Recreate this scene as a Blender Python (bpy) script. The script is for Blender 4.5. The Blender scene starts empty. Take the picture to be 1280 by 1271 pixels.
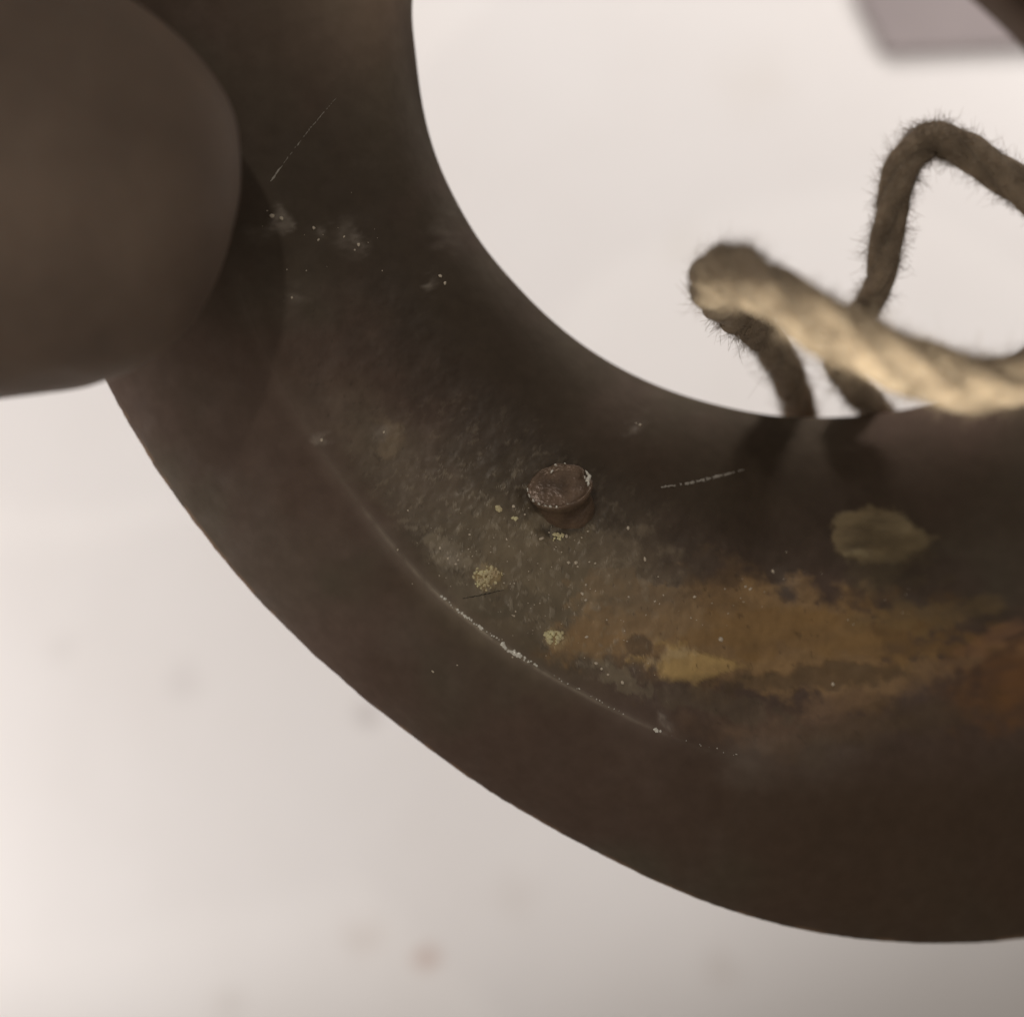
import bpy, bmesh, math, random
import numpy as np
from mathutils import Vector
from mathutils.bvhtree import BVHTree

random.seed(7)
rng = np.random.default_rng(7)
S = bpy.context.scene
COL = S.collection

# ------------------------------------------------------------------ camera (1 unit = 1 cm)
D = 14.0                       # camera height over the ring's mid plane
HALF = 3.2                     # half the width seen in that plane
cam_d = bpy.data.cameras.new('camera')
cam = bpy.data.objects.new('camera', cam_d); COL.objects.link(cam)
cam.location = (0, 0, D); cam.rotation_euler = (0, 0, 0)
cam_d.sensor_width = 36; cam_d.lens = 36 * D / (2 * HALF)
cam_d.clip_start = 0.1; cam_d.clip_end = 500
cam_d.dof.use_dof = True
cam_d.dof.focus_distance = D - 0.45
cam_d.dof.aperture_fstop = 0.165
S.camera = cam

# ------------------------------------------------------------------ world and lamps
w = bpy.data.worlds.new('World'); S.world = w; w.use_nodes = True
bg = w.node_tree.nodes['Background']
bg.inputs[0].default_value = (1.0, 0.90, 0.80, 1); bg.inputs[1].default_value = 0.135

def lamp(name, kind, loc, target, energy, color=(1, 1, 1), **kw):
    l = bpy.data.lights.new(name, kind); l.energy = energy; l.color = color
    for k, v in kw.items(): setattr(l, k, v)
    o = bpy.data.objects.new(name, l); COL.objects.link(o)
    o.location = loc
    o.rotation_euler = (Vector(target) - Vector(loc)).to_track_quat('-Z', 'Y').to_euler()
    return o

PAPER_Z = -7.0
SP = dict(spot_size=math.radians(50), spot_blend=0.5, shadow_soft_size=1.2)  # unseen spots added to brighten the paper, cones kept off the ring
lamp('paper_fill_near', 'SPOT', (-16.5, -7.0, .2), (-2.0, 1.5, PAPER_Z), 8900, (1.0, .965, .965), **SP)
lamp('paper_fill_far', 'SPOT', (2.0, 17.5, .2), (0.5, 1.0, PAPER_Z), 6200, (1.0, .96, .94), **SP)
lamp('paper_fill_right', 'SPOT', (13, 8.5, -.6), (2.0, 3.0, PAPER_Z), 3000, (1.0, .96, .94), **SP)
lamp('room_light', 'AREA', (-15, -9, 19), (0, 0, 0), 530, (1.0, .91, .80), shape='DISK', size=17.0)
lamp('glint_lamp', 'AREA', (-3.5, 10, 22), (0, 0, 0), 290, (1.0, .95, .86), shape='DISK', size=.7)  # unseen small lamp added for glints on the metal
beam = lamp('cord_fill_spot', 'SPOT', (6.0, -14.0, 13.0), (1.95, 1.0, 2.45), 25000, (1.0, .95, .80), spot_size=math.radians(14), spot_blend=1.0, shadow_soft_size=0.3)  # added narrow beam that brightens only the front cord strand
beam.scale = (1.0, .46, 1.0)

S.view_settings.view_transform = 'Standard'; S.view_settings.look = 'None'
S.view_settings.exposure = 0.4; S.view_settings.gamma = 1.0
S.render.engine = 'CYCLES'
S.cycles.use_denoising = True
S.cycles.max_bounces = 6

# ------------------------------------------------------------------ helpers
def P(px, py, z=0.0):
    """where a feature seen at (px, py) of the 1280x1271 photo stands when it is at height z"""
    k = HALF / 640.0 * (D - z) / D
    return Vector(((px - 640) * k, -(py - 635.5) * k, z))

def obj(name, verts, faces, m, parent=None, smooth=True):
    me = bpy.data.meshes.new(name); me.from_pydata([tuple(v) for v in verts], [], faces)
    if smooth: me.polygons.foreach_set('use_smooth', [True] * len(me.polygons))
    me.update(); me.materials.append(m)
    o = bpy.data.objects.new(name, me); COL.objects.link(o)
    if parent: o.parent = parent
    return o

def tag(o, label=None, cat=None, kind=None, group=None):
    if label: o['label'] = label
    if cat: o['category'] = cat
    if kind: o['kind'] = kind
    if group: o['group'] = group
    return o

def _hash(ix, iy, seed):
    h = (ix.astype(np.int64) * 374761393 + iy.astype(np.int64) * 668265263 + seed * 982451653) & 0xffffffff
    h = ((h ^ (h >> 13)) * 1274126177) & 0xffffffff
    return ((h ^ (h >> 16)) & 0xffff) / 65535.0
def vnoise(x, y, seed=0):
    ix, iy = np.floor(x), np.floor(y); fx, fy = x - ix, y - iy
    fx = fx * fx * (3 - 2 * fx); fy = fy * fy * (3 - 2 * fy)
    a = _hash(ix, iy, seed); b = _hash(ix + 1, iy, seed); c = _hash(ix, iy + 1, seed); d = _hash(ix + 1, iy + 1, seed)
    return (a * (1 - fx) + b * fx) * (1 - fy) + (c * (1 - fx) + d * fx) * fy
def fbm(x, y, sc, seed=0, o=4):
    s = 0; a = 1; t = 0
    for i in range(o):
        s = s + a * vnoise(x / sc * 2 ** i + 17.3 * i, y / sc * 2 ** i - 9.1 * i, seed + i); t += a; a *= .55
    return s / t
def sstep(a, b, x):
    t = np.clip((x - a) / (b - a), 0, 1); return t * t * (3 - 2 * t)

def nodes_of(name):
    m = bpy.data.materials.new(name); m.use_nodes = True
    nt = m.node_tree; b = nt.nodes['Principled BSDF']
    return m, nt, b
def N(nt, t, **kw):
    n = nt.nodes.new(t)
    for k, v in kw.items():
        if hasattr(n, k): setattr(n, k, v)
        else: n.inputs[k].default_value = v
    return n
def bump(nt, b, parts, coord='Object'):
    tc = N(nt, 'ShaderNodeTexCoord'); prev = None
    for sc, det, st, dist in parts:
        n = N(nt, 'ShaderNodeTexNoise'); n.inputs['Scale'].default_value = sc; n.inputs['Detail'].default_value = det
        nt.links.new(tc.outputs[coord], n.inputs['Vector'])
        bp = N(nt, 'ShaderNodeBump'); bp.inputs['Strength'].default_value = st; bp.inputs['Distance'].default_value = dist
        nt.links.new(n.outputs['Fac'], bp.inputs['Height'])
        if prev: nt.links.new(prev.outputs[0], bp.inputs['Normal'])
        prev = bp
    nt.links.new(prev.outputs[0], b.inputs['Normal'])
    return tc

# ------------------------------------------------------------------ materials
def m_bronze():
    m, nt, b = nodes_of('patinated_bronze')
    at = N(nt, 'ShaderNodeAttribute'); at.attribute_name = 'patina'
    tc = bump(nt, b, [(2.5, 3, .14, .05), (16, 5, .13, .012), (70, 3, .08, .004)])
    n = N(nt, 'ShaderNodeTexNoise'); n.inputs['Scale'].default_value = 9; n.inputs['Detail'].default_value = 8
    nt.links.new(tc.outputs['Object'], n.inputs['Vector'])
    mr = N(nt, 'ShaderNodeMapRange'); mr.inputs[1].default_value = .3; mr.inputs[2].default_value = .7
    mr.inputs[3].default_value = .94; mr.inputs[4].default_value = 1.06
    nt.links.new(n.outputs['Fac'], mr.inputs[0])
    vm = N(nt, 'ShaderNodeVectorMath', operation='SCALE')
    nt.links.new(at.outputs['Color'], vm.inputs[0]); nt.links.new(mr.outputs[0], vm.inputs['Scale'])
    nt.links.new(vm.outputs[0], b.inputs['Base Color'])
    ag = N(nt, 'ShaderNodeAttribute'); ag.attribute_name = 'gloss'
    ma = N(nt, 'ShaderNodeMath', operation='MULTIPLY_ADD'); nt.links.new(n.outputs['Fac'], ma.inputs[0])
    ma.inputs[1].default_value = .6; ma.inputs[2].default_value = -.3
    mb = N(nt, 'ShaderNodeMath', operation='ADD'); nt.links.new(ag.outputs['Fac'], mb.inputs[0]); nt.links.new(ma.outputs[0], mb.inputs[1])
    mr2 = N(nt, 'ShaderNodeMapRange'); mr2.inputs[1].default_value = 0; mr2.inputs[2].default_value = 1
    mr2.inputs[3].default_value = .70; mr2.inputs[4].default_value = .30
    nt.links.new(mb.outputs[0], mr2.inputs[0]); nt.links.new(mr2.outputs[0], b.inputs['Roughness'])
    mr3 = N(nt, 'ShaderNodeMapRange'); mr3.inputs[1].default_value = 0; mr3.inputs[2].default_value = .8
    mr3.inputs[3].default_value = .06; mr3.inputs[4].default_value = .6
    nt.links.new(ag.outputs['Fac'], mr3.inputs[0]); nt.links.new(mr3.outputs[0], b.inputs['Specular IOR Level'])
    b.inputs['Metallic'].default_value = .12
    bp = N(nt, 'ShaderNodeBump'); bp.inputs['Strength'].default_value = .55; bp.inputs['Distance'].default_value = .10   # stains stand proud
    nt.links.new(at.outputs['Fac'], bp.inputs['Height'])
    last = b.inputs['Normal'].links[0].from_node; nt.links.new(last.outputs[0], bp.inputs['Normal']); nt.links.new(bp.outputs[0], b.inputs['Normal'])
    return m
def m_plain(name, col, rough, metal=0.0, bumps=None, spec=.5, var=0.0, vsc=5):
    m, nt, b = nodes_of(name)
    b.inputs['Base Color'].default_value = (*col, 1); b.inputs['Roughness'].default_value = rough
    b.inputs['Metallic'].default_value = metal; b.inputs['Specular IOR Level'].default_value = spec
    tc = bump(nt, b, bumps) if bumps else N(nt, 'ShaderNodeTexCoord')
    if var:
        n = N(nt, 'ShaderNodeTexNoise'); n.inputs['Scale'].default_value = vsc; n.inputs['Detail'].default_value = 6
        nt.links.new(tc.outputs['Object'], n.inputs['Vector'])
        r = N(nt, 'ShaderNodeValToRGB')
        r.color_ramp.elements[0].position = .3; r.color_ramp.elements[1].position = .7
        r.color_ramp.elements[0].color = (*[c * (1 - var) for c in col], 1)
        r.color_ramp.elements[1].color = (*[min(1, c * (1 + var)) for c in col], 1)
        nt.links.new(n.outputs['Fac'], r.inputs[0]); nt.links.new(r.outputs[0], b.inputs['Base Color'])
    return m
BRONZE = m_bronze()
RIVET = m_plain('rivet_metal', (.200, .135, .092), .30, .3, [(9, 6, .6, .03), (40, 4, .5, .008)], var=.35, vsc=9)
BARE = m_plain('bare_metal_glints', (.93, .90, .80), .25, .1, [(40, 3, .5, .01)])  # near-white, hardly metallic: glints of bare metal put into the colour
CRUST = m_plain('ochre_mineral_crust', (.90, .70, .42), .5, 0, [(60, 4, .5, .01)], var=.35, vsc=14)
DUST = m_plain('pale_dust', (.74, .64, .50), .7, 0)
SCR = m_plain('scratched_metal', (.44, .40, .34), .4, .3)
WOOL = m_plain('undyed_wool', (.37, .29, .21), .9, 0, [(16, 6, .8, .03), (60, 4, .6, .012)], spec=.15, var=.22, vsc=7)
for _m in (WOOL,):
    _b = _m.node_tree.nodes['Principled BSDF']; _b.inputs['Subsurface Weight'].default_value = .5; _b.inputs['Subsurface Radius'].default_value = (1, .85, .65); _b.inputs['Subsurface Scale'].default_value = .12
FIBRE = m_plain('wool_fibre', (.38, .30, .22), .8, 0, spec=.2)

# ------------------------------------------------------------------ the white surface below
def make_surface():
    m, nt, b = nodes_of('white_paper')
    tc = bump(nt, b, [(1.2, 3, .15, .05)])
    n = N(nt, 'ShaderNodeTexNoise'); n.inputs['Scale'].default_value = .35; n.inputs['Detail'].default_value = 5
    nt.links.new(tc.outputs['Object'], n.inputs['Vector'])
    r = N(nt, 'ShaderNodeValToRGB')
    r.color_ramp.elements[0].position = .3; r.color_ramp.elements[0].color = (.80, .765, .735, 1)
    r.color_ramp.elements[1].position = .62; r.color_ramp.elements[1].color = (.83, .80, .775, 1)
    nt.links.new(n.outputs['Fac'], r.inputs[0])
    prev = r.outputs[0]
    # small faint stains, each at its own place on the paper
    for px, py, rad, st, col in [(533, 1198, 20, 0.67, (.50, .33, .26)), (450, 1176, 32, 0.35, (.55, .45, .38)),
                                 (460, 896, 20, 0.64, (.48, .44, .42)), (232, 852, 30, 0.32, (.58, .54, .52)),
                                 (75, 812, 26, 0.26, (.60, .57, .54)), (285, 1256, 30, 0.29, (.55, .50, .45)),
                                 (855, 305, 34, 0.19, (.60, .55, .47)), (945, 95, 60, 0.13, (.60, .53, .42)),
                                 (905, 1210, 34, 0.24, (.50, .42, .36)), (640, 1120, 42, 0.16, (.5, .42, .35))]:
        c = P(px, py, PAPER_Z)
        rr = rad * HALF / 640 * (D - PAPER_Z) / D
        mp = N(nt, 'ShaderNodeVectorMath', operation='SUBTRACT'); nt.links.new(tc.outputs['Object'], mp.inputs[0])
        mp.inputs[1].default_value = (c.x, c.y, 0)
        nn = N(nt, 'ShaderNodeTexNoise'); nn.inputs['Scale'].default_value = 3.0
        nt.links.new(tc.outputs['Object'], nn.inputs['Vector'])
        ln = N(nt, 'ShaderNodeVectorMath', operation='LENGTH'); nt.links.new(mp.outputs[0], ln.inputs[0])
        ad = N(nt, 'ShaderNodeMath', operation='MULTIPLY_ADD'); nt.links.new(nn.outputs['Fac'], ad.inputs[0])
        ad.inputs[1].default_value = rr * 1.6; nt.links.new(ln.outputs['Value'], ad.inputs[2])
        mr = N(nt, 'ShaderNodeMapRange'); nt.links.new(ad.outputs[0], mr.inputs[0])
        mr.inputs[1].default_value = rr * .8; mr.inputs[2].default_value = rr * 1.9
        mr.inputs[3].default_value = st; mr.inputs[4].default_value = 0
        mx = N(nt, 'ShaderNodeMix', data_type='RGBA'); nt.links.new(mr.outputs[0], mx.inputs[0])
        nt.links.new(prev, mx.inputs[6]); mx.inputs[7].default_value = (*col, 1)
        prev = mx.outputs[2]
    nt.links.new(prev, b.inputs['Base Color']); b.inputs['Roughness'].default_value = .8
    b.inputs['Specular IOR Level'].default_value = .2
    nx = 60; vs = []; fs = []
    for j in range(nx + 1):
        for i in range(nx + 1):
            x = -45 + 90 * i / nx; y = -45 + 90 * j / nx
            vs.append((x, y, .05 * math.sin(x * .31 + 1) * math.sin(y * .23)))
    for j in range(nx):
        for i in range(nx):
            a = j * (nx + 1) + i; fs.append((a, a + 1, a + nx + 2, a + nx + 1))
    o = obj('white_tabletop', vs, fs, m); o.location.z = PAPER_Z
    tag(o, 'white paper-covered tabletop with faint smudges, out of focus below the ring', kind='structure')
make_surface()

def make_card():
    m = m_plain('mauve_grey_card', (.31, .265, .26), .8, var=.06, vsc=1)
    z = PAPER_Z + .08
    a, b_, c, d = P(1070, -6, z + .03), P(1108, 66, z + .03), P(1420, 52, z + .03), P(1400, -330, z + .03)
    e = P(1020, -300, z + .03)
    ring = [e, a, b_, c, d]
    bm = bmesh.new()
    top = [bm.verts.new(p) for p in ring]
    bm.faces.new(top)
    ext = bmesh.ops.extrude_face_region(bm, geom=bm.faces[:])
    for v in [g for g in ext['geom'] if isinstance(g, bmesh.types.BMVert)]: v.co.z -= .06
    bmesh.ops.recalc_face_normals(bm, faces=bm.faces[:])
    bmesh.ops.bevel(bm, geom=bm.edges[:], offset=.015, segments=2, affect='EDGES')
    me = bpy.data.meshes.new('grey_card'); bm.to_mesh(me); bm.free(); me.materials.append(m)
    o = bpy.data.objects.new('grey_card', me); COL.objects.link(o)
    tag(o, 'blurred mauve-grey card lying on the white tabletop, seen through the ring', 'card')
make_card()

# ------------------------------------------------------------------ the ring
CX, CY = 960.0, 190.0
def polar(pts, sig=2.2):
    a = np.array(pts, float); th = np.arctan2(a[:, 1] - CY, a[:, 0] - CX) % (2 * np.pi)
    r = np.hypot(a[:, 0] - CX, a[:, 1] - CY); k = np.argsort(th); th = th[k]; r = r[k]
    th3 = np.concatenate([th - 2 * np.pi, th, th + 2 * np.pi]); r3 = np.tile(r, 3)
    mder = np.gradient(r3, th3)
    def f(t):
        t = np.asarray(t) % (2 * np.pi)
        i = np.clip(np.searchsorted(th3, t) - 1, 0, len(th3) - 2)
        h = th3[i + 1] - th3[i]; s = (t - th3[i]) / h
        return ((2 * s ** 3 - 3 * s ** 2 + 1) * r3[i] + (s ** 3 - 2 * s ** 2 + s) * h * mder[i]
                + (-2 * s ** 3 + 3 * s ** 2) * r3[i + 1] + (s ** 3 - s ** 2) * h * mder[i + 1])
    if not sig: return f
    tt = np.linspace(0, 2 * np.pi, 1440, endpoint=False); v = f(tt)
    fr = np.fft.rfft(v); k_ = np.arange(len(fr)); v = np.fft.irfft(fr * np.exp(-.5 * (k_ * math.radians(sig)) ** 2), 1440)
    t2 = np.append(tt, 2 * np.pi); v2 = np.append(v, v[0])
    return lambda t: np.interp(np.asarray(t) % (2 * np.pi), t2, v2)
INNER = polar([(515, 0), (520, 65), (528, 130), (545, 195), (571, 252), (602, 304), (640, 350), (683, 394), (730, 432), (783, 464),
               (840, 489), (905, 508), (975, 520), (1050, 521), (1110, 515), (1165, 503), (1250, 462), (1322, 395),
               (1362, 300), (1350, 180), (1283, 68), (1216, 2), (1130, -70), (1010, -130), (870, -160), (720, -155),
               (600, -120), (535, -65)])
OUTER = polar([(30, 100), (60, 280), (132, 476), (160, 528), (209, 606), (256, 668), (300, 724), (361, 788), (418, 841), (478, 891), (541, 939),
               (600, 980), (653, 1014), (720, 1050), (782, 1083), (842, 1111), (902, 1134), (962, 1152), (1022, 1166), (1095, 1175), (1169, 1179), (1280, 1173),
               (1450, 1120), (1640, 1000), (1790, 810), (1850, 560), (1840, 260), (1740, -60), (1560, -320), (1300, -500),
               (980, -570), (640, -540), (330, -400), (120, -180)])
RIDGE = polar([(300, -120), (262, 0), (270, 200), (310, 380), (356, 480), (400, 560), (470, 655), (548, 743), (592, 780), (640, 815), (740, 873),
               (822, 913), (900, 942), (980, 962), (1100, 975), (1250, 960), (1420, 880), (1560, 720), (1620, 500), (1600, 240),
               (1500, 20), (1360, -160), (1180, -290), (960, -350), (700, -340), (460, -260)])
def zoff(px, py):
    p = (px - 600) * .894 - (py - 800) * .447
    return -2.1 * (np.clip(p, 0, 2200) / 925.0) ** 1.5 * np.where(p < 925, 1, (925 / np.maximum(p, 1)) ** .5)

def make_ring():
    # angles: dense where the frame looks
    tv = np.arctan2(1175 - CY, 1330 - CX); t0, t1 = tv - .05, np.pi + .42
    th = np.concatenate([np.linspace(t0, t1, 760, endpoint=False), np.linspace(t1, t0 + 2 * np.pi, 240, endpoint=False)])
    n_t = len(th)
    u1 = np.linspace(0, 1, 110, endpoint=False); u1 = u1 ** 1.15
    u2 = np.linspace(0, 1, 150); u2 = 1 - (1 - u2) ** 1.08
    rO, rR, rI = OUTER(th)[:, None], RIDGE(th)[:, None], INNER(th)[:, None]
    c, s = np.cos(th)[:, None], np.sin(th)[:, None]
    rr = np.concatenate([rO + (rR - rO) * u1[None], rR + (rI - rR) * u2[None]], 1)
    px = CX + rr * c; py = CY + rr * s
    # how pronounced the crease is: strong lower left to bottom, fading under the fingers
    amp = np.exp(-((th - 2.15) / .55) ** 2)[:, None]
    ZR = .62
    z1 = ZR * (1 - (1 - u1) ** 2.0) ** .72
    z2f = np.empty_like(u2)
    z2f = ZR * (1 - .22 * u2 ** 1.6 - .75 * np.clip((u2 - .72) / .28, 0, 1) ** 2.6)
    rec = -.035 * sstep(.0, .14, u2) * (1 - sstep(.42, .72, u2)) - .05 * np.exp(-((u2 - .22) / .13) ** 2)
    crest1 = .012 * np.exp(-((1 - u1) / .05) ** 2); crest2 = .010 * np.exp(-(u2 / .025) ** 2)
    z = np.concatenate([np.repeat(z1[None], n_t, 0) + amp * crest1[None], np.repeat(z2f[None], n_t, 0) + amp * (rec + crest2)[None]], 1)
    z += .05 * (fbm(px, py, 170, 3, 2) - .5) + .010 * (fbm(px, py, 50, 5, 2) - .5)
    inn = np.concatenate([np.zeros_like(u1), u2])[None]
    rough = sstep(.02, .1, inn) * (1 - sstep(.55, .8, inn)) * sstep(1.1, 1.6, th)[:, None] * (1 - sstep(2.7, 3.0, th))[:, None]
    z += rough * .022 * (fbm(px, py, 16, 9, 3) - .5)
    z += zoff(px, py)
    # slight unevenness of the outer rim
    wob = (fbm(px, py, 60, 21, 3) - .5 + .6 * (fbm(px, py, 9, 23, 2) - .5)) * 2.4 * (1 - sstep(0, .06, np.concatenate([u1, np.ones_like(u2)])[None]))
    pxw = px + wob * c; pyw = py + wob * s
    k = HALF / 640 * (D - z) / D
    X = (pxw - 640) * k; Y = -(pyw - 635.5) * k
    top = np.stack([X, Y, z], -1)                       # n_t, m, 3
    # underside: from the inner edge back to the outer one, rounded
    nb = 36; a = np.linspace(0, 1, nb + 2)[1:-1]
    pi_, po = top[:, -1], top[:, 0]
    und = pi_[:, None] * (1 - a)[None, :, None] + po[:, None] * a[None, :, None]
    inset = .06 * np.sin(np.pi * a)
    und[..., 2] -= (.95 * np.sin(np.pi * a) ** .6)[None]
    V = np.concatenate([top, und], 1); m = V.shape[1]
    verts = V.reshape(-1, 3)
    i = np.arange(n_t)[:, None]; j = np.arange(m)[None]
    i2 = (i + 1) % n_t; j2 = (j + 1) % m
    F = np.stack(np.broadcast_arrays(i * m + j, i2 * m + j, i2 * m + j2, i * m + j2), -1).reshape(-1, 4)
    me = bpy.data.meshes.new('bronze_ring')
    me.vertices.add(len(verts)); me.vertices.foreach_set('co', verts.astype(np.float32).ravel())
    me.loops.add(F.size); me.polygons.add(len(F))
    me.loops.foreach_set('vertex_index', F.astype(np.int32).ravel())
    me.polygons.foreach_set('loop_start', np.arange(0, F.size, 4, dtype=np.int32))
    me.update(calc_edges=True); me.validate()
    bm_n = me.polygons[60].normal
    if bm_n.z < 0: me.flip_normals()
    me.polygons.foreach_set('use_smooth', [True] * len(me.polygons))
    # ---- patina: stains with their own outlines, plus painted shade and highlight
    xx = px + 60 * (fbm(px, py, 90, 31, 6) - .5) + 34 * (fbm(px, py * 2, 26, 33, 4) - .5)
    yy = py + 50 * (fbm(px * .6, py, 70, 37, 6) - .5) + 26 * (fbm(px, py * 2, 22, 39, 4) - .5)
    col = np.empty(px.shape + (3,))
    base = np.array([.138, .094, .072])
    col[:] = base
    def mixin(mask, rgb):
        col[:] = col * (1 - mask[..., None]) + np.array(rgb) * mask[..., None]
    mixin(.7 * sstep(.42, .68, fbm(px, py, 240, 41)), (.135, .115, .082))
    mixin(.5 * sstep(.5, .7, fbm(px, py, 130, 43)), (.175, .125, .100))
    def blob(cx, cy, a_, b_, rot, soft=.5):
        dx, dy = xx - cx, yy - cy; ca, sa = math.cos(rot), math.sin(rot)
        e = np.sqrt(((dx * ca + dy * sa) / a_) ** 2 + ((-dx * sa + dy * ca) / b_) ** 2)
        return 1 - sstep(1 - soft, 1 + soft * .4, e)
    # olive-grey worn field around the rivet
    mixin(.75 * blob(690, 705, 180, 140, .5, .8), (.31, .245, .155))
    mixin(.5 * blob(500, 590, 150, 60, .85, .8), (.25, .205, .145))
    mixin(.8 * blob(600, 440, 330, 105, .86, .75), (.072, .053, .039))  # inner slope: its shade is painted into the colour
    mixin(.5 * blob(420, 230, 170, 200, 0, .8), (.088, .066, .051))  # arm turned from the light, its shade painted in
    mixin(.8 * blob(1030, 620, 420, 110, .03, .6), (.074, .053, .037))  # same painted shade along the lower inner slope
    # brown to ochre streaks with broken edges
    wob_y = py + 22 * np.sin((px - 760) / 190.0) * 0 + 46 * np.clip((px - 900) / 400.0, 0, 1.2) ** 2
    n1 = fbm(px * .45, wob_y, 34, 101, 6); n2 = fbm(px * .25, wob_y, 15, 103, 4); n3 = fbm(px, py, 11, 107, 3)
    def stain_or_shade(cx, cy, a_, b_, rot, rgb, st, edge=.10, br=.8, grain=.5, taper=0.0):
        own = fbm(px + cx * 3.1, py * 1.3 + cy, max(9.0, 1.1 * min(a_, b_)), 120 + int(cx) % 37, 5)
        dx, dy = px - cx, py - cy; ca, sa = math.cos(rot), math.sin(rot)
        lx = (dx * ca + dy * sa) / a_
        e = np.sqrt(lx ** 2 + ((-dx * sa + dy * ca) / (b_ * np.clip(1 - taper * lx, .15, 2))) ** 2)
        v = 1 - e + br * (n1 - .5) * 1.1 + br * .5 * (n3 - .5) + br * 1.9 * (own - .5)
        mixin(np.clip(st * sstep(0, edge, v) * (1 + grain * (n2 - .5) * 2), 0, 1), rgb)
    stain_or_shade(960, 800, 300, 80, .03, (.25, .160, .085), .75, .5)
    stain_or_shade(960, 795, 260, 62, .04, (.44, .28, .135), .70, .34)
    stain_or_shade(795, 765, 90, 42, .3, (.38, .260, .145), .55, .20)
    stain_or_shade(1060, 790, 200, 40, .0, (.36, .215, .085), .55, .35)
    stain_or_shade(1150, 768, 110, 26, -.12, (.34, .235, .115), .45, .5)
    stain_or_shade(1285, 850, 150, 85, -.5, (.36, .175, .068), .62, 1.0)
    stain_or_shade(1140, 850, 190, 20, -.30, (.38, .245, .14), .5, .6)
    stain_or_shade(1250, 790, 60, 16, -.55, (.40, .225, .125), .45, .3)
    stain_or_shade(1000, 905, 200, 40, .0, (.26, .165, .105), .55, .9)
    stain_or_shade(1010, 848, 150, 17, -.07, (.15, .105, .066), .65, .6)
    stain_or_shade(890, 880, 90, 24, .25, (.19, .145, .100), .60, .4)
    stain_or_shade(1130, 905, 170, 34, -.2, (.15, .105, .065), .5, .7)
    stain_or_shade(868, 832, 74, 24, .0, (.74, .51, .21), .66, .45, .55, .7, .85)
    stain_or_shade(842, 818, 36, 10, -.2, (.75, .58, .34), .4, .7, .9, .8)
    stain_or_shade(1100, 670, 58, 39, .1, (.41, .315, .175), .60, .22, .38, .8)
    stain_or_shade(1118, 655, 34, 16, .1, (.42, .34, .21), .22, .5, .8, .9)
    stain_or_shade(1070, 690, 15, 8, .1, (.52, .43, .25), .45, .6, 1.0)
    stain_or_shade(1110, 716, 80, 34, .1, (.20, .155, .095), .5, .6)
    stain_or_shade(800, 808, 24, 15, .2, (.20, .135, .08), .75, .3, .5)
    stain_or_shade(780, 850, 60, 14, .55, (.36, .30, .20), .4, .3, .9)
    stain_or_shade(609, 722, 24, 18, 0, (.62, .46, .22), .55, .4, .9)
    stain_or_shade(693, 797, 16, 14, 0, (.58, .42, .22), .5, .4, .9)
    stain_or_shade(700, 660, 60, 22, .2, (.36, .29, .19), .5, .4, 1.0)
    stain_or_shade(760, 690, 70, 36, .3, (.30, .235, .16), .45, .4, 1.0)
    stain_or_shade(706, 662, 40, 13, -.15, (.055, .042, .03), .85, .6, .5)  # shadow under the rivet, painted into the ring's colour
    stain_or_shade(560, 690, 40, 16, .8, (.40, .33, .23), .45, .3, 1.0)
    stain_or_shade(490, 550, 26, 34, .1, (.36, .27, .17), .4, .7, .8)
    stain_or_shade(575, 740, 40, 20, .8, (.30, .25, .18), .4, .4, 1.0)
    stain_or_shade(650, 760, 60, 30, .3, (.17, .14, .095), .5, .4, 1.0)
    # grain, pits
    g = fbm(px, py, 9, 51, 3)
    mot = fbm(px, py, 26, 53, 4)
    col *= (1 + .12 * (g[..., None] - .5) + .40 * rough[..., None] * (mot[..., None] - .5))
    pit = rough * sstep(.74, .84, fbm(px, py, 8, 57, 3))
    mixin(.35 * pit, (.07, .055, .04))
    lightf = rough * sstep(.74, .80, fbm(px, py, 10, 61, 2)) * blob(640, 740, 220, 150, .6, .6)
    fl2 = sstep(.60, .80, fbm(px * .8 + py * .3, py, 7, 63, 3)) * rough * blob(630, 700, 250, 190, .6, .7)
    mixin(.35 * fl2, (.46, .38, .27))
    for (sx_, sy_, sr_, so_) in [(340, 270, 9, .6), (352, 275, 6, .5), (330, 292, 12, .2), (394, 290, 8, .3), (430, 297, 14, .22), (448, 304, 7, .35), (365, 372, 12, .25), (552, 348, 9, .4), (400, 550, 7, .5), (482, 542, 12, .35), (560, 692, 12, .4), (800, 531, 9, .35), (826, 911, 8, .5), (940, 945, 30, .2), (1020, 955, 40, .15), (985, 735, 20, .15), (560, 300, 16, .15), (575, 262, 12, .15)]:
        mixin(so_ * np.exp(-((xx - sx_) ** 2 + (yy - sy_) ** 2) / sr_ ** 2), (.50, .43, .36))
    mixin(.5 * lightf, (.42, .35, .26))
    # highlight along the crease, painted into the colour as a pale line
    dpx = np.concatenate([(1 - u1)[None] * (rO - rR), u2[None] * (rR - rI)], 1)
    lw = (np.exp(-((th - 2.10) / .27) ** 2))[:, None]
    mixin(np.clip(.75 * lw * np.exp(-(dpx / 2.6) ** 2) * (-.25 + 1.9 * fbm(px, py, 14, 67)), 0, 1), (.62, .54, .42))
    mixin(.30 * np.exp(-((th - 2.25) / .6) ** 2)[:, None] * np.exp(-(dpx / 13.0) ** 2) * (.3 + 1.2 * fbm(px, py, 60, 69)), (.36, .29, .24))
    inn_ = np.concatenate([np.zeros_like(u1), u2])[None]
    mixin(.75 * sstep(700, 1100, px) * sstep(900, 1010, py), (.105, .070, .046))  # shade of the bottom bevel, put into the colour
    mixin(.9 * sstep(1150, 1220, px) * (1 - sstep(60, 200, py)), (.06, .040, .028))  # far corner darkened in colour against the lamp light
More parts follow.
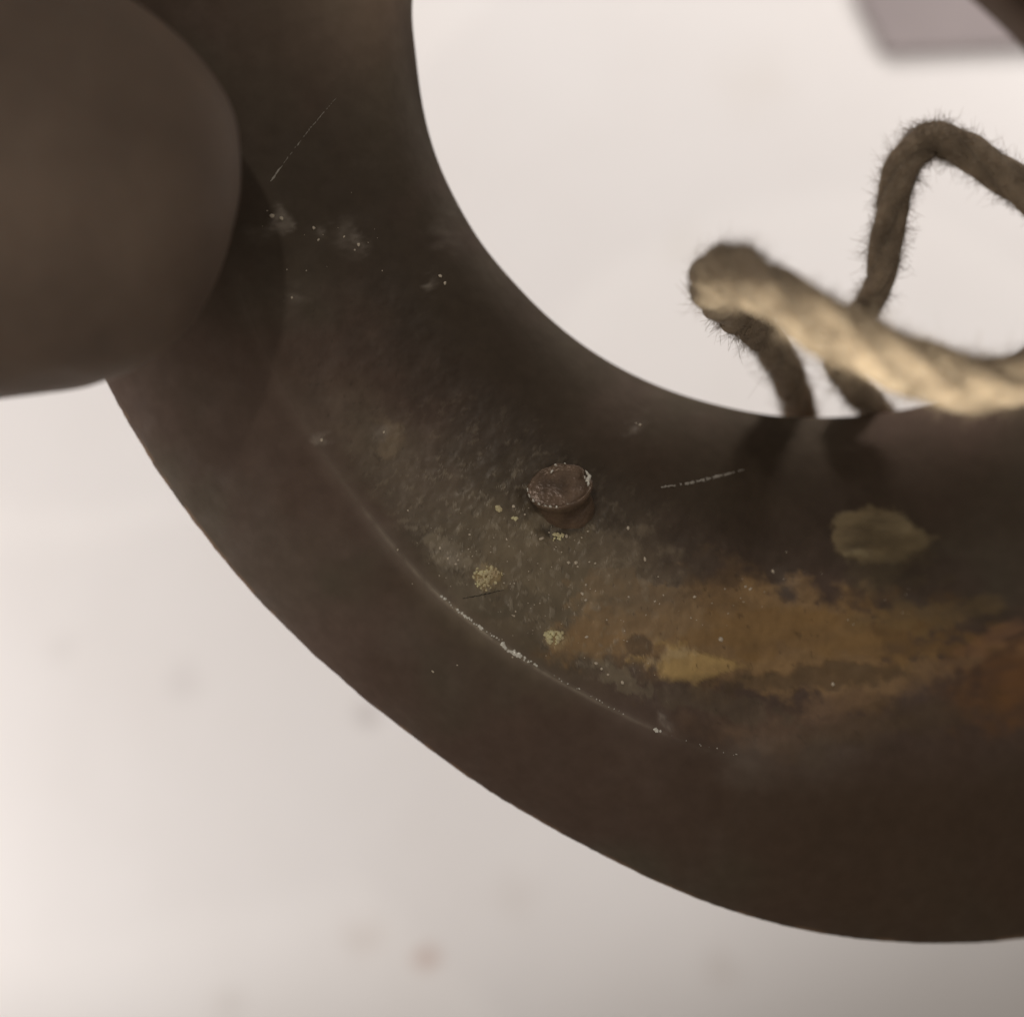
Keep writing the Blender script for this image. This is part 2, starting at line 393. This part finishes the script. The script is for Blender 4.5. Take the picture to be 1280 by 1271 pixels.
    mixin(.25 * (1 - sstep(300, 420, px)), (.10, .075, .06))  # left side darkened in colour to offset the key light
    edge_ = 1 - sstep(.004, .03, np.concatenate([u1, np.ones_like(u2)])[None])
    mixin(.6 * edge_ * sstep(.45, .65, fbm(px, py, 30, 95, 4)), (.34, .22, .14))
    mixin(.45 * np.exp(-((px - 400) / 130) ** 2 - ((py - 10) / 110) ** 2), (.22, .165, .125))  # lightened in colour to offset the hand's shade
    gl = np.clip(.02 + .75 * rough * (.3 + .7 * blob(680, 700, 260, 190, .6, .7)) + .3 * (fbm(px, py, 30, 91, 4) - .5), 0, 1)
    gl = gl * (1 - sstep(.6, .9, inn_))
    gfull = np.concatenate([gl, np.zeros((n_t, nb))], 1).reshape(-1)
    ga = me.attributes.new('gloss', 'FLOAT', 'POINT'); ga.data.foreach_set('value', gfull.astype(np.float32))
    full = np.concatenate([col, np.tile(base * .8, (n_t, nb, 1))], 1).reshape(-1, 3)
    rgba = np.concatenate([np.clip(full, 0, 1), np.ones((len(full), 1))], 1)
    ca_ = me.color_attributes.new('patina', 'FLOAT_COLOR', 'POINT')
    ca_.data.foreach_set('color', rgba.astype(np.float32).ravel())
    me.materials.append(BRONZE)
    o = bpy.data.objects.new('bronze_ring', me); COL.objects.link(o)
    tag(o, 'thick dark patinated bronze ring with ochre stains and one rivet, held by fingertips', 'metal ring')
    bvh = BVHTree.FromPolygons([Vector(v) for v in verts.tolist()], F.tolist())
    return o, bvh
ring, BVH = make_ring()

CAM = Vector((0, 0, D))
def on_ring(px, py):
    """point of the ring's surface that the photo shows at (px, py), with its normal"""
    d = (P(px, py, 0) - CAM).normalized()
    h, n, _, _ = BVH.ray_cast(CAM, d)
    if h is None: return P(px, py, 0), Vector((0, 0, 1))
    if n.dot(d) > 0: n = -n
    return h, n
PX = HALF / 640.0       # one photo pixel at the ring, in cm

# ---- rivet: short leaning stub with a chipped burred head
def make_rivet():
    h, n = on_ring(705, 629)
    tip_c = P(700, 609, h.z + .14)
    axis = (tip_c - h).normalized()
    n_a = 72; rings = [(-.10, 1.04), (-.02, 1.03), (.02, .97), (.08, .93), (.13, .96), (.165, 1.03), (.185, 1.04), (.193, .98), (.178, .90), (.172, .75), (.176, .5), (.17, .25), (.17, .08)]
    X = Vector((1, .12, 0)).normalized(); X = (X - axis * X.dot(axis)).normalized(); Y = axis.cross(X)
    R = 40 * PX * .97
    vs, fs = [], []
    for k, (t, r) in enumerate(rings):
        for a in range(n_a):
            an = 2 * math.pi * a / n_a
            chip = 0
            if r > .85 and k > 4:
                d = math.atan2(math.sin(an - .35), math.cos(an - .35))
                chip = -.20 * math.exp(-(d / .20) ** 2) - .05 * math.exp(-((an - 1.2) / .12) ** 2)
            nz = (float(vnoise(np.array(math.cos(an) * 4 + 7.), np.array(math.sin(an) * 4 + k * .3))) - .5)
            nz2 = (float(vnoise(np.array(math.cos(an) * 7 + 7.), np.array(math.sin(an) * 7 + k * .3), 5)) - .5)
            rr = R * ((r if k > 3 else r * .88) + (chip + .05 * nz + .03 * nz2) * min(1, r))
            tt = t + (.020 * nz + .014 * nz2 if k in (5, 6, 7) else 0)
            if False: tt += .02 * (float(vnoise(np.array(math.cos(an) * r * 6.), np.array(math.sin(an) * r * 6 + 3.), 9)) - .5)
            vs.append(h + axis * tt + X * rr * math.cos(an) + Y * rr * .80 * math.sin(an))
    m = len(rings)
    for k in range(m - 1):
        for a in range(n_a):
            b = (a + 1) % n_a; fs.append((k * n_a + a, k * n_a + b, (k + 1) * n_a + b, (k + 1) * n_a + a))
    fs.append(tuple((m - 1) * n_a + a for a in range(n_a)))
    rv = obj('rivet', vs, fs, RIVET, ring)
    rv['label'] = 'short leaning rivet stub with a chipped bright rim'
    # chipped burrs on the rim, plus glints added as pale shards
    bv, bf = [], []
    def shard(c, d1, d2, up, l, w_, hgt):
        k = len(bv)
        pts = [(-.5, -.35), (-.1, -.5), (.5, -.1), (.35, .35), (-.3, .5)]
        for (a_, b_) in pts: bv.append(c + d1 * a_ * l + d2 * b_ * w_)
        for (a_, b_) in pts: bv.append(c + d1 * a_ * l * .7 + d2 * b_ * w_ * .6 + up * hgt * random.uniform(.6, 1.2))
        bf.append((k + 5, k + 6, k + 7, k + 8, k + 9))
        for i in range(5): bf.append((k + i, k + (i + 1) % 5, k + 5 + (i + 1) % 5, k + 5 + i))
    def rim(an, r=1.0, t=.19): return h + axis * t + X * R * r * math.cos(an) + Y * R * .80 * r * math.sin(an)
    for deg, r, l, w_, t in [(8, .93, .060, .030, .185), (22, .97, .045, .016, .19), (-4, .90, .050, .020, .18), (14, .84, .022, .014, .182), (-20, .95, .06, .030, .17), (-32, .98, .03, .02, .18), (-100, 1.0, .016, .012, .19), (-112, .99, .020, .010, .19),
                          (-122, 1.0, .03, .010, .19), (-135, 1.0, .02, .010, .19), (-150, 1.0, .022, .014, .19), (-165, 1.0, .022, .012, .19), (178, 1.0, .03, .010, .19), (192, 1.0, .018, .010, .19),
                          (92, .98, .02, .010, .19), (103, .78, .028, .012, .18), (75, 1., .014, .01, .19), (-80, .98, .012, .01, .19)]:
        an = math.radians(deg); d1 = (X * -math.sin(an) + Y * math.cos(an)); d2 = (X * math.cos(an) + Y * math.sin(an))
        if deg == 8: d1 = (X * .45 + Y * .9).normalized(); d2 = (X * .9 - Y * .45).normalized()
        if deg == 103: d1 = (X * .7 + Y * .7); d2 = (X * .7 - Y * .7)
        shard(rim(an, r, t), d1, d2, axis, l, w_, .012)
    obj('burr', bv, bf, BARE, rv, smooth=False)['kind'] = 'stuff'
make_rivet()

# ---- crumbs, flecks, scratches on the ring
ICO = None
def ico():
    global ICO
    if ICO is None:
        bm = bmesh.new(); bmesh.ops.create_icosphere(bm, subdivisions=2, radius=1)
        ICO = ([v.co.copy() for v in bm.verts], [tuple(v.index for v in f.verts) for f in bm.faces]); bm.free()
    return ICO
def crumb(V, F, px, py, r, flat=.6, lift=.2):
    h, n = on_ring(px, py)
    iv, if_ = ico(); k = len(V)
    t = n.orthogonal().normalized(); b = n.cross(t); ang = random.uniform(0, 6.28)
    t, b = t * math.cos(ang) + b * math.sin(ang), b * math.cos(ang) - t * math.sin(ang)
    sx, sy = random.uniform(.7, 1.4), random.uniform(.7, 1.2); ph = random.uniform(0, 50)
    for v in iv:
        s = 1 + .35 * (float(vnoise(np.array(v.x * 2 + ph), np.array(v.y * 2 + v.z * 2))) - .5) * 2
        V.append(h + (t * v.x * sx + b * v.y * sy) * r * s * PX + n * (v.z * flat * s + lift) * r * PX)
    F.extend([tuple(i + k for i in f) for f in if_])

def deposit(cx, cy, rx, ry, n, rmin, rmax, mat, name, label, rot=0, hollow=0):
    V, F = [], []; lobes = [random.uniform(0, 6.28) for _ in range(7)]
    for _ in range(n):
        a = random.choice(lobes) + random.gauss(0, .45); q = math.sqrt(random.uniform(hollow, 1)) * random.uniform(.55, 1.12)
        dx, dy = q * rx * math.cos(a), q * ry * math.sin(a)
        crumb(V, F, cx + dx * math.cos(rot) - dy * math.sin(rot), cy + dx * math.sin(rot) + dy * math.cos(rot), random.uniform(rmin, rmax))
    o = obj(name, V, F, mat, ring)
    o['label'] = label
    return o
deposit(609, 722, 18, 16, 110, .8, 2.5, CRUST, 'mineral_crust', 'golden crumbly crust patch near the crease')
deposit(693, 797, 12, 11, 46, 1.0, 3.0, CRUST, 'mineral_crust', 'tan crumbly crust in a small ring shape', hollow=.45)
deposit(697, 671, 9, 7, 22, .8, 2.6, CRUST, 'mineral_crust', 'ochre grains just below the rivet')
deposit(623, 636, 4, 4, 7, 1.2, 3.0, CRUST, 'mineral_crust', 'ochre grain left of the rivet')
deposit(642, 648, 6, 3, 5, 1.4, 2.6, CRUST, 'mineral_crust', 'small ochre grains left of the rivet', rot=.4)
V, F = [], []
for px, py, r in [(677, 673, 2.6), (708, 670, 2.3), (642, 633, 1.6), (656, 643, 1.5), (702, 690, 1.2), (711, 703, 1.6), (720, 703, 2.0), (727, 672, 1.6), (735, 664, 1.4),
                  (744, 704, 1.6), (785, 660, 2.2), (806, 699, 2.4), (868, 746, 2.0), (901, 799, 2.4), (966, 714, 2.2), (1041, 855, 2.4), (938, 736, 2.0), (932, 733, 1.4), (906, 736, 1.2),
                  (728, 742, 1.8), (722, 708, 1.2), (541, 839, 1.6), (510, 638, 1.3), (587, 668, 1.3), (402, 550, 2.4), (480, 540, 1.6), (573, 700, 1.2), (732, 750, 1.4), (733, 796, 1.8),
                  (745, 829, 2.2), (752, 836, 2.4), (760, 843, 2.0), (778, 853, 2.0), (550, 685, 1.6), (560, 698, 1.6), (570, 705, 1.8), (800, 531, 1.6), (795, 529, 1.2),
                  (340, 270, 3.2), (352, 273, 2.4), (392, 285, 1.8), (398, 300, 1.6), (448, 306, 2.0), (430, 296, 1.2), (550, 345, 2.2), (556, 354, 2.0), (365, 372, 1.4)]:
    crumb(V, F, px, py, r, .5, .15)
for _ in range(90):
    a = random.gauss(0, 1); b = random.gauss(0, 1)
    crumb(V, F, 665 + a * 75 + b * 20, 730 + b * 55 + a * 20, random.uniform(.4, 1.1), .5, .15)
for _ in range(14):
    crumb(V, F, random.gauss(400, 45), random.gauss(300, 26), random.uniform(.4, 1.1), .5, .1)
for _ in range(30):
    t = random.random(); crumb(V, F, 820 + 320 * t, 745 + 20 * math.sin(t * 9) + random.gauss(0, 18), random.uniform(.4, 1.0), .5, .1)
o = obj('dust_flecks', V, F, DUST, ring); o['kind'] = 'stuff'
# worn metal on the crease, its glints set as pale grains
V, F = [], []
for (x0, y0, x1, y1, n, r0, r1) in [(551, 746, 556, 749, 3, 1.4, 2.4), (572, 763, 606, 787, 26, .7, 1.7), (608, 789, 628, 803, 10, .5, 1.1), (628, 805, 634, 811, 7, 1.4, 2.4), (636, 813, 650, 820, 12, 1.6, 3.0),
                                    (652, 822, 675, 834, 10, .8, 1.5), (680, 838, 780, 893, 16, .4, .9), (818, 911, 826, 915, 5, 1.2, 2.2), (560, 752, 572, 762, 4, .5, 1.0), (830, 917, 960, 955, 10, .3, .7)]:
    for i in range(n):
        t = random.random()
        crumb(V, F, x0 + (x1 - x0) * t + random.gauss(0, .8), y0 + (y1 - y0) * t + random.gauss(0, .8), random.uniform(r0, r1), .5, .1)
o = obj('worn_edge_glints', V, F, BARE, ring, smooth=False); o['kind'] = 'stuff'; o['label'] = 'chipped metal along the crease, with glints made as pale grains'

def scratch(pts, wd, mat, name, lift=.10, label=None, gap=0.0):
    V, F = [], []
    # resample
    P2 = []
    for (a, b) in zip(pts[:-1], pts[1:]):
        L = math.hypot(b[0] - a[0], b[1] - a[1]); n = max(2, int(L / 2))
        for i in range(n): P2.append((a[0] + (b[0] - a[0]) * i / n, a[1] + (b[1] - a[1]) * i / n))
    P2.append(pts[-1]); n = len(P2)
    dx, dy = pts[-1][0] - pts[0][0], pts[-1][1] - pts[0][1]; L = math.hypot(dx, dy); nx, ny = -dy / L, dx / L
    for i, (x, y) in enumerate(P2):
        t = i / (n - 1); ww = wd * (.25 + .75 * math.sin(math.pi * min(1, .05 + t * .95)) ** .6) * random.uniform(.35, 1.1)
        j = random.gauss(0, .3)
        for sgn, up in ((-1, -.3), (0, 1.0), (1, -.3)):
            h, nrm = on_ring(x + nx * (ww * sgn * .5 + j), y + ny * (ww * sgn * .5 + j))
            V.append(h + nrm * up * lift * wd * PX)
    for i in range(n - 1):
        if random.random() < gap: continue
        for s in range(2):
            a = i * 3 + s; F.append((a, a + 1, a + 4, a + 3))
    o = obj(name, V, F, mat, ring)
    if label: o['label'] = label
scratch([(338, 227), (352, 208)], 3.4, SCR, 'scratch', .2)
scratch([(352, 208), (388, 160), (420, 123)], 1.5, SCR, 'scratch', .2, 'long fine slanting scratch above the dusty marks', gap=.35)
scratch([(826, 609), (862, 604), (895, 596), (930, 587)], 5.0, SCR, 'scratch', .2, 'pale scratch right of the rivet', gap=.15)
DARK = m_plain('dark_groove', (.03, .025, .02), .8)
scratch([(578, 748), (600, 744), (630, 737)], 2.2, DARK, 'scratch', .2, 'dark scratch below the golden crust')

# ------------------------------------------------------------------ woollen cord looped through the ring
def catmull(pts, n):
    out = []
    for i in range(len(pts) - 1):
        p0 = pts[max(i - 1, 0)]; p1 = pts[i]; p2 = pts[i + 1]; p3 = pts[min(i + 2, len(pts) - 1)]
        for k in range(n):
            t = k / n
            out.append([.5 * ((2 * b) + (-a + c) * t + (2 * a - 5 * b + 4 * c - d) * t * t + (-a + 3 * b - 3 * c + d) * t ** 3) for a, b, c, d in zip(p0, p1, p2, p3)])
    out.append(list(pts[-1])); return out
def make_cord():
    # px, py, height, radius in photo pixels
    path = [(1700, 560, -1.5, 30), (1520, 420, -.8, 29), (1400, 330, -.15, 28), (1310, 262, -.15, 28), (1245, 213, -.15, 27), (1200, 186, -.15, 26), (1165, 174, -.15, 25), (1136, 196, -.15, 25),
            (1120, 235, -.15, 24), (1110, 290, -.15, 23), (1102, 340, -.15, 21), (1086, 380, -.5, 19), (1058, 420, -.35, 19), (1050, 455, -.6, 21), (1075, 492, -1.0, 22), (1104, 530, -1.6, 23),
            (1120, 620, -2.1, 24), (1080, 690, -2.3, 24), (1020, 640, -2.1, 24), (1004, 560, -1.7, 24), (998, 510, -1.3, 24), (980, 458, -.7, 24), (950, 415, -.1, 26), (915, 385, .5, 31), (893, 356, 1.2, 34),
            (912, 338, 1.8, 35), (950, 356, 2.15, 36), (1000, 388, 2.3, 37), (1055, 420, 2.3, 38), (1115, 448, 2.25, 39), (1180, 472, 2.15, 38), (1240, 480, 2.05, 36), (1300, 462, 1.9, 34),
            (1400, 400, 1.2, 32), (1550, 330, .6, 30), (1750, 300, 0, 30)]
    pts = []
    for px, py, z, r in path:
        if z < 1.1: r *= .92
        v = P(px, py, z); pts.append((v.x, v.y, v.z, r * PX * (D - z) / D))
    C = catmull(pts, 14); n = len(C)
    pos = [Vector(c[:3]) for c in C]; rad = [c[3] for c in C]
    # rotation-minimising frame
    T = [(pos[min(i + 1, n - 1)] - pos[max(i - 1, 0)]).normalized() for i in range(n)]
    U = [T[0].orthogonal().normalized()]
    for i in range(1, n):
        u = U[-1] - T[i] * U[-1].dot(T[i]); U.append(u.normalized())
    W = [T[i].cross(U[i]) for i in range(n)]
    arc = [0]
    for i in range(1, n): arc.append(arc[-1] + (pos[i] - pos[i - 1]).length)
    root = bpy.data.objects.new('wool_cord', None); COL.objects.link(root); root.location = (0, 0, 0)
    tag(root, 'fuzzy cream wool cord looped through the ring, dark loop behind and pale strand in front', 'cord')
    m = 18
    for ply in range(3):
        V, F = [], []
        for i in range(n):
            ph = arc[i] * 4.6 + ply * 2.0944
            c = pos[i] + (U[i] * math.cos(ph) + W[i] * math.sin(ph)) * rad[i] * .30
            for a in range(m):
                an = 2 * math.pi * a / m
                nz = float(vnoise(np.array(arc[i] * 9 + ply * 31.), np.array(an * 2.0), 3)) - .5
                r = rad[i] * .70 * (1 + .20 * nz)
                V.append(c + (U[i] * math.cos(an) + W[i] * math.sin(an)) * r)
        for i in range(n - 1):
            for a in range(m):
                b = (a + 1) % m; F.append((i * m + a, i * m + b, (i + 1) * m + b, (i + 1) * m + a))
        obj('ply', V, F, WOOL, root)
    # loose fibres
    V, F = [], []
    for _ in range(42000):
        i = random.randrange(2, n - 2)
        if vnoise(np.array(i * .35), np.array(3.), 12) < random.uniform(.1, .7): continue
        an = random.uniform(0, 6.283)
        rd = U[i] * math.cos(an) + W[i] * math.sin(an)
        base = pos[i] + rd * rad[i] * .90 + T[i] * random.uniform(-.05, .05)
        L = random.choice([.05, .06, .08, .11, .15]) * random.uniform(.6, 1.2)
        if random.random() < .006: L *= 2.2
        dirn = (rd * random.uniform(.0, .75) + T[i] * random.gauss(0, 1.0) + rd.cross(T[i]) * random.gauss(0, .6)).normalized()
        curl = Vector((random.gauss(0, 1), random.gauss(0, 1), random.gauss(0, 1))) * 2.6
        p = base; seg = 5; k0 = len(V); hw = random.uniform(.0008, .0018)
        for s in range(seg + 1):
            side = dirn.orthogonal().normalized(); up = dirn.cross(side)
            for q in range(3):
                a = q * 2.0944; V.append(p + (side * math.cos(a) + up * math.sin(a)) * hw * (1 - .6 * s / seg))
            p = p + dirn * L / seg; dirn = (dirn + curl * (1.0 / seg)).normalized()
            if s == 2: curl = -curl * random.uniform(-.3, 1.0)
        for s in range(seg):
            for q in range(3):
                b = (q + 1) % 3; F.append((k0 + s * 3 + q, k0 + s * 3 + b, k0 + s * 3 + 3 + b, k0 + s * 3 + 3 + q))
    f = obj('fibre_fuzz', V, F, FIBRE, root); f['kind'] = 'stuff'
make_cord()

# ------------------------------------------------------------------ hand holding the ring from the left
def make_hand():
    m, nt, b = nodes_of('skin')
    tc = bump(nt, b, [(2.2, 4, .35, .08), (9, 5, .4, .03), (38, 4, .35, .008)])
    n = N(nt, 'ShaderNodeTexNoise'); n.inputs['Scale'].default_value = 1.1; n.inputs['Detail'].default_value = 5
    nt.links.new(tc.outputs['Object'], n.inputs['Vector'])
    r = N(nt, 'ShaderNodeValToRGB'); r.color_ramp.elements[0].position = .32; r.color_ramp.elements[1].position = .68
    r.color_ramp.elements[0].color = (.165, .120, .092, 1); r.color_ramp.elements[1].color = (.235, .172, .130, 1)
    nt.links.new(n.outputs['Fac'], r.inputs[0]); nt.links.new(r.outputs[0], b.inputs['Base Color'])
    b.inputs['Roughness'].default_value = .62; b.inputs['Specular IOR Level'].default_value = .22
    b.inputs['Subsurface Weight'].default_value = .25; b.inputs['Subsurface Radius'].default_value = (1.0, .35, .2)
    b.inputs['Subsurface Scale'].default_value = .12
    V, F = [], []
    def loft(pts, seg=10, m_=24, squash=1.0):
        """closed tube with rounded ends; pts = (x, y, z, r)"""
        C = catmull(pts, seg); n_ = len(C)
        k0 = len(V)
        for i, c in enumerate(C):
            p = Vector(c[:3]); a = Vector(C[max(i - 1, 0)][:3]); q = Vector(C[min(i + 1, n_ - 1)][:3])
            t = (q - a).normalized(); u = t.cross(Vector((0, 0, 1))).normalized(); w_ = u.cross(t)
            for j in range(m_):
                an = 2 * math.pi * j / m_; V.append(p + u * math.cos(an) * c[3] + w_ * math.sin(an) * c[3] * squash)
        for i in range(n_ - 1):
            for j in range(m_):
                b_ = (j + 1) % m_; F.append((k0 + i * m_ + j, k0 + i * m_ + b_, k0 + (i + 1) * m_ + b_, k0 + (i + 1) * m_ + j))
        F.append(tuple(k0 + j for j in range(m_))); F.append(tuple(k0 + (n_ - 1) * m_ + j for j in reversed(range(m_))))
    def tipped(pts, pw=1.0):
        """add a rounded fingertip to the start of a chain whose first point is the tip's outermost spot"""
        p0, p1 = Vector(pts[0][:3]), Vector(pts[1][:3]); R = pts[1][3]; d = (p0 - p1).normalized()
        out = []
        for k in range(7, 0, -1):
            a = k / 7 * math.pi / 2 * .985
            c = p1 + d * R * 1.05 * math.sin(a); out.append((c.x, c.y, c.z, max(R * math.cos(a) ** pw, .02)))
        return out + [tuple(x) for x in pts[1:]]
    def W3(px, py, z, r): v = P(px, py, z); return (v.x, v.y, v.z, r)
    # thumb in front of the ring, its broad tip showing
    th = [W3(290, 290, 1.72, .1), W3(6, 232, 1.76, 1.18), W3(-70, 232, 1.82, 1.20), W3(-190, 240, 1.95, 1.12), W3(-320, 265, 2.0, 1.18), W3(-520, 320, 1.5, 1.2), W3(-760, 320, .3, 1.5), W3(-960, 240, -.6, 1.7)]
    # four fingers behind it
    f1 = [W3(150, 200, -1.95, .1), W3(60, 200, -1.95, .72), W3(-80, 190, -2.0, .82), W3(-230, 180, -2.2, .85), W3(-360, 170, -2.6, .92), W3(-500, 160, -2.6, .92), W3(-660, 140, -2.0, 1.0), W3(-900, 110, -.8, 1.2)]
    f2 = [W3(150, -170, -1.95, .1), W3(50, -170, -1.95, .72), W3(-90, -170, -2.0, .82), W3(-240, -170, -2.3, .85), W3(-380, -165, -2.7, .92), W3(-520, -150, -2.7, .92), W3(-680, -120, -2.0, 1.0), W3(-900, -90, -.8, 1.2)]
    f3 = [W3(120, -520, -2.0, .1), W3(20, -520, -2.0, .70), W3(-110, -510, -2.1, .78), W3(-260, -490, -2.4, .8), W3(-400, -460, -2.7, .88), W3(-540, -420, -2.5, .88), W3(-700, -350, -1.8, 1.0), W3(-900, -260, -.8, 1.2)]
    f4 = [W3(30, -820, -2.1, .1), W3(-60, -810, -2.1, .60), W3(-180, -780, -2.2, .66), W3(-310, -740, -2.4, .68), W3(-440, -680, -2.5, .76), W3(-600, -580, -2.1, .78), W3(-740, -470, -1.5, .95), W3(-920, -350, -.8, 1.1)]
    for f in (f1, f2, f3, f4): loft(tipped(f))
    loft(tipped(th, .78))
    pa = [W3(-800, 200, -.1, 1.3), W3(-960, 150, -.4, 1.5), W3(-1150, 60, -.7, 1.6), W3(-1350, 0, -.8, 1.6)]
    pb = [W3(-800, -20, 0, 1.3), W3(-960, -20, -.3, 1.6), W3(-1150, -20, -.6, 1.7), W3(-1350, -20, -.8, 1.7)]
    pc = [W3(-800, -300, -.2, 1.2), W3(-960, -220, -.4, 1.5), W3(-1150, -120, -.6, 1.6), W3(-1350, -60, -.8, 1.6)]
    wr = [W3(-1250, -20, -.7, 2.1), W3(-1500, -20, -.9, 2.3), W3(-1750, -20, -1.0, 2.3), W3(-2100, -20, -1.0, 2.6)]
    for f in (pa, pb, pc, wr): loft(f, squash=.9)
    hand = obj('hand', V, F, m)
    rm = hand.modifiers.new('r', 'REMESH'); rm.mode = 'VOXEL'; rm.voxel_size = .07; rm.use_smooth_shade = True
    sm = hand.modifiers.new('s', 'SMOOTH'); sm.iterations = 6; sm.factor = .5
    dg = bpy.context.evaluated_depsgraph_get(); ev = hand.evaluated_get(dg)
    me = bpy.data.meshes.new_from_object(ev); hand.modifiers.clear(); old = hand.data; hand.data = me; bpy.data.meshes.remove(old)
    if not me.materials: me.materials.append(m)
    # lumps, creases and the flattened pulp where the finger presses
    co = np.empty(len(me.vertices) * 3, np.float32); me.vertices.foreach_get('co', co); co = co.reshape(-1, 3)
    nv = np.empty(len(me.vertices) * 3, np.float32); me.vertices.foreach_get('normal', nv); nv = nv.reshape(-1, 3)
    d = .16 * (fbm(co[:, 0], co[:, 1] + co[:, 2], 1.1, 71, 3) - .5)
    for xk in (-3.45, -3.75, -5.6):
        d -= .035 * np.exp(-((co[:, 0] - xk + .12 * np.sin(co[:, 1] * 3)) / .07) ** 2)
    co += nv * d[:, None]; me.vertices.foreach_set('co', co.ravel())
    me.polygons.foreach_set('use_smooth', [True] * len(me.polygons)); me.update()
    tag(hand, 'blurred hand at the upper left gripping the ring with its fingertips', 'hand')
make_hand()
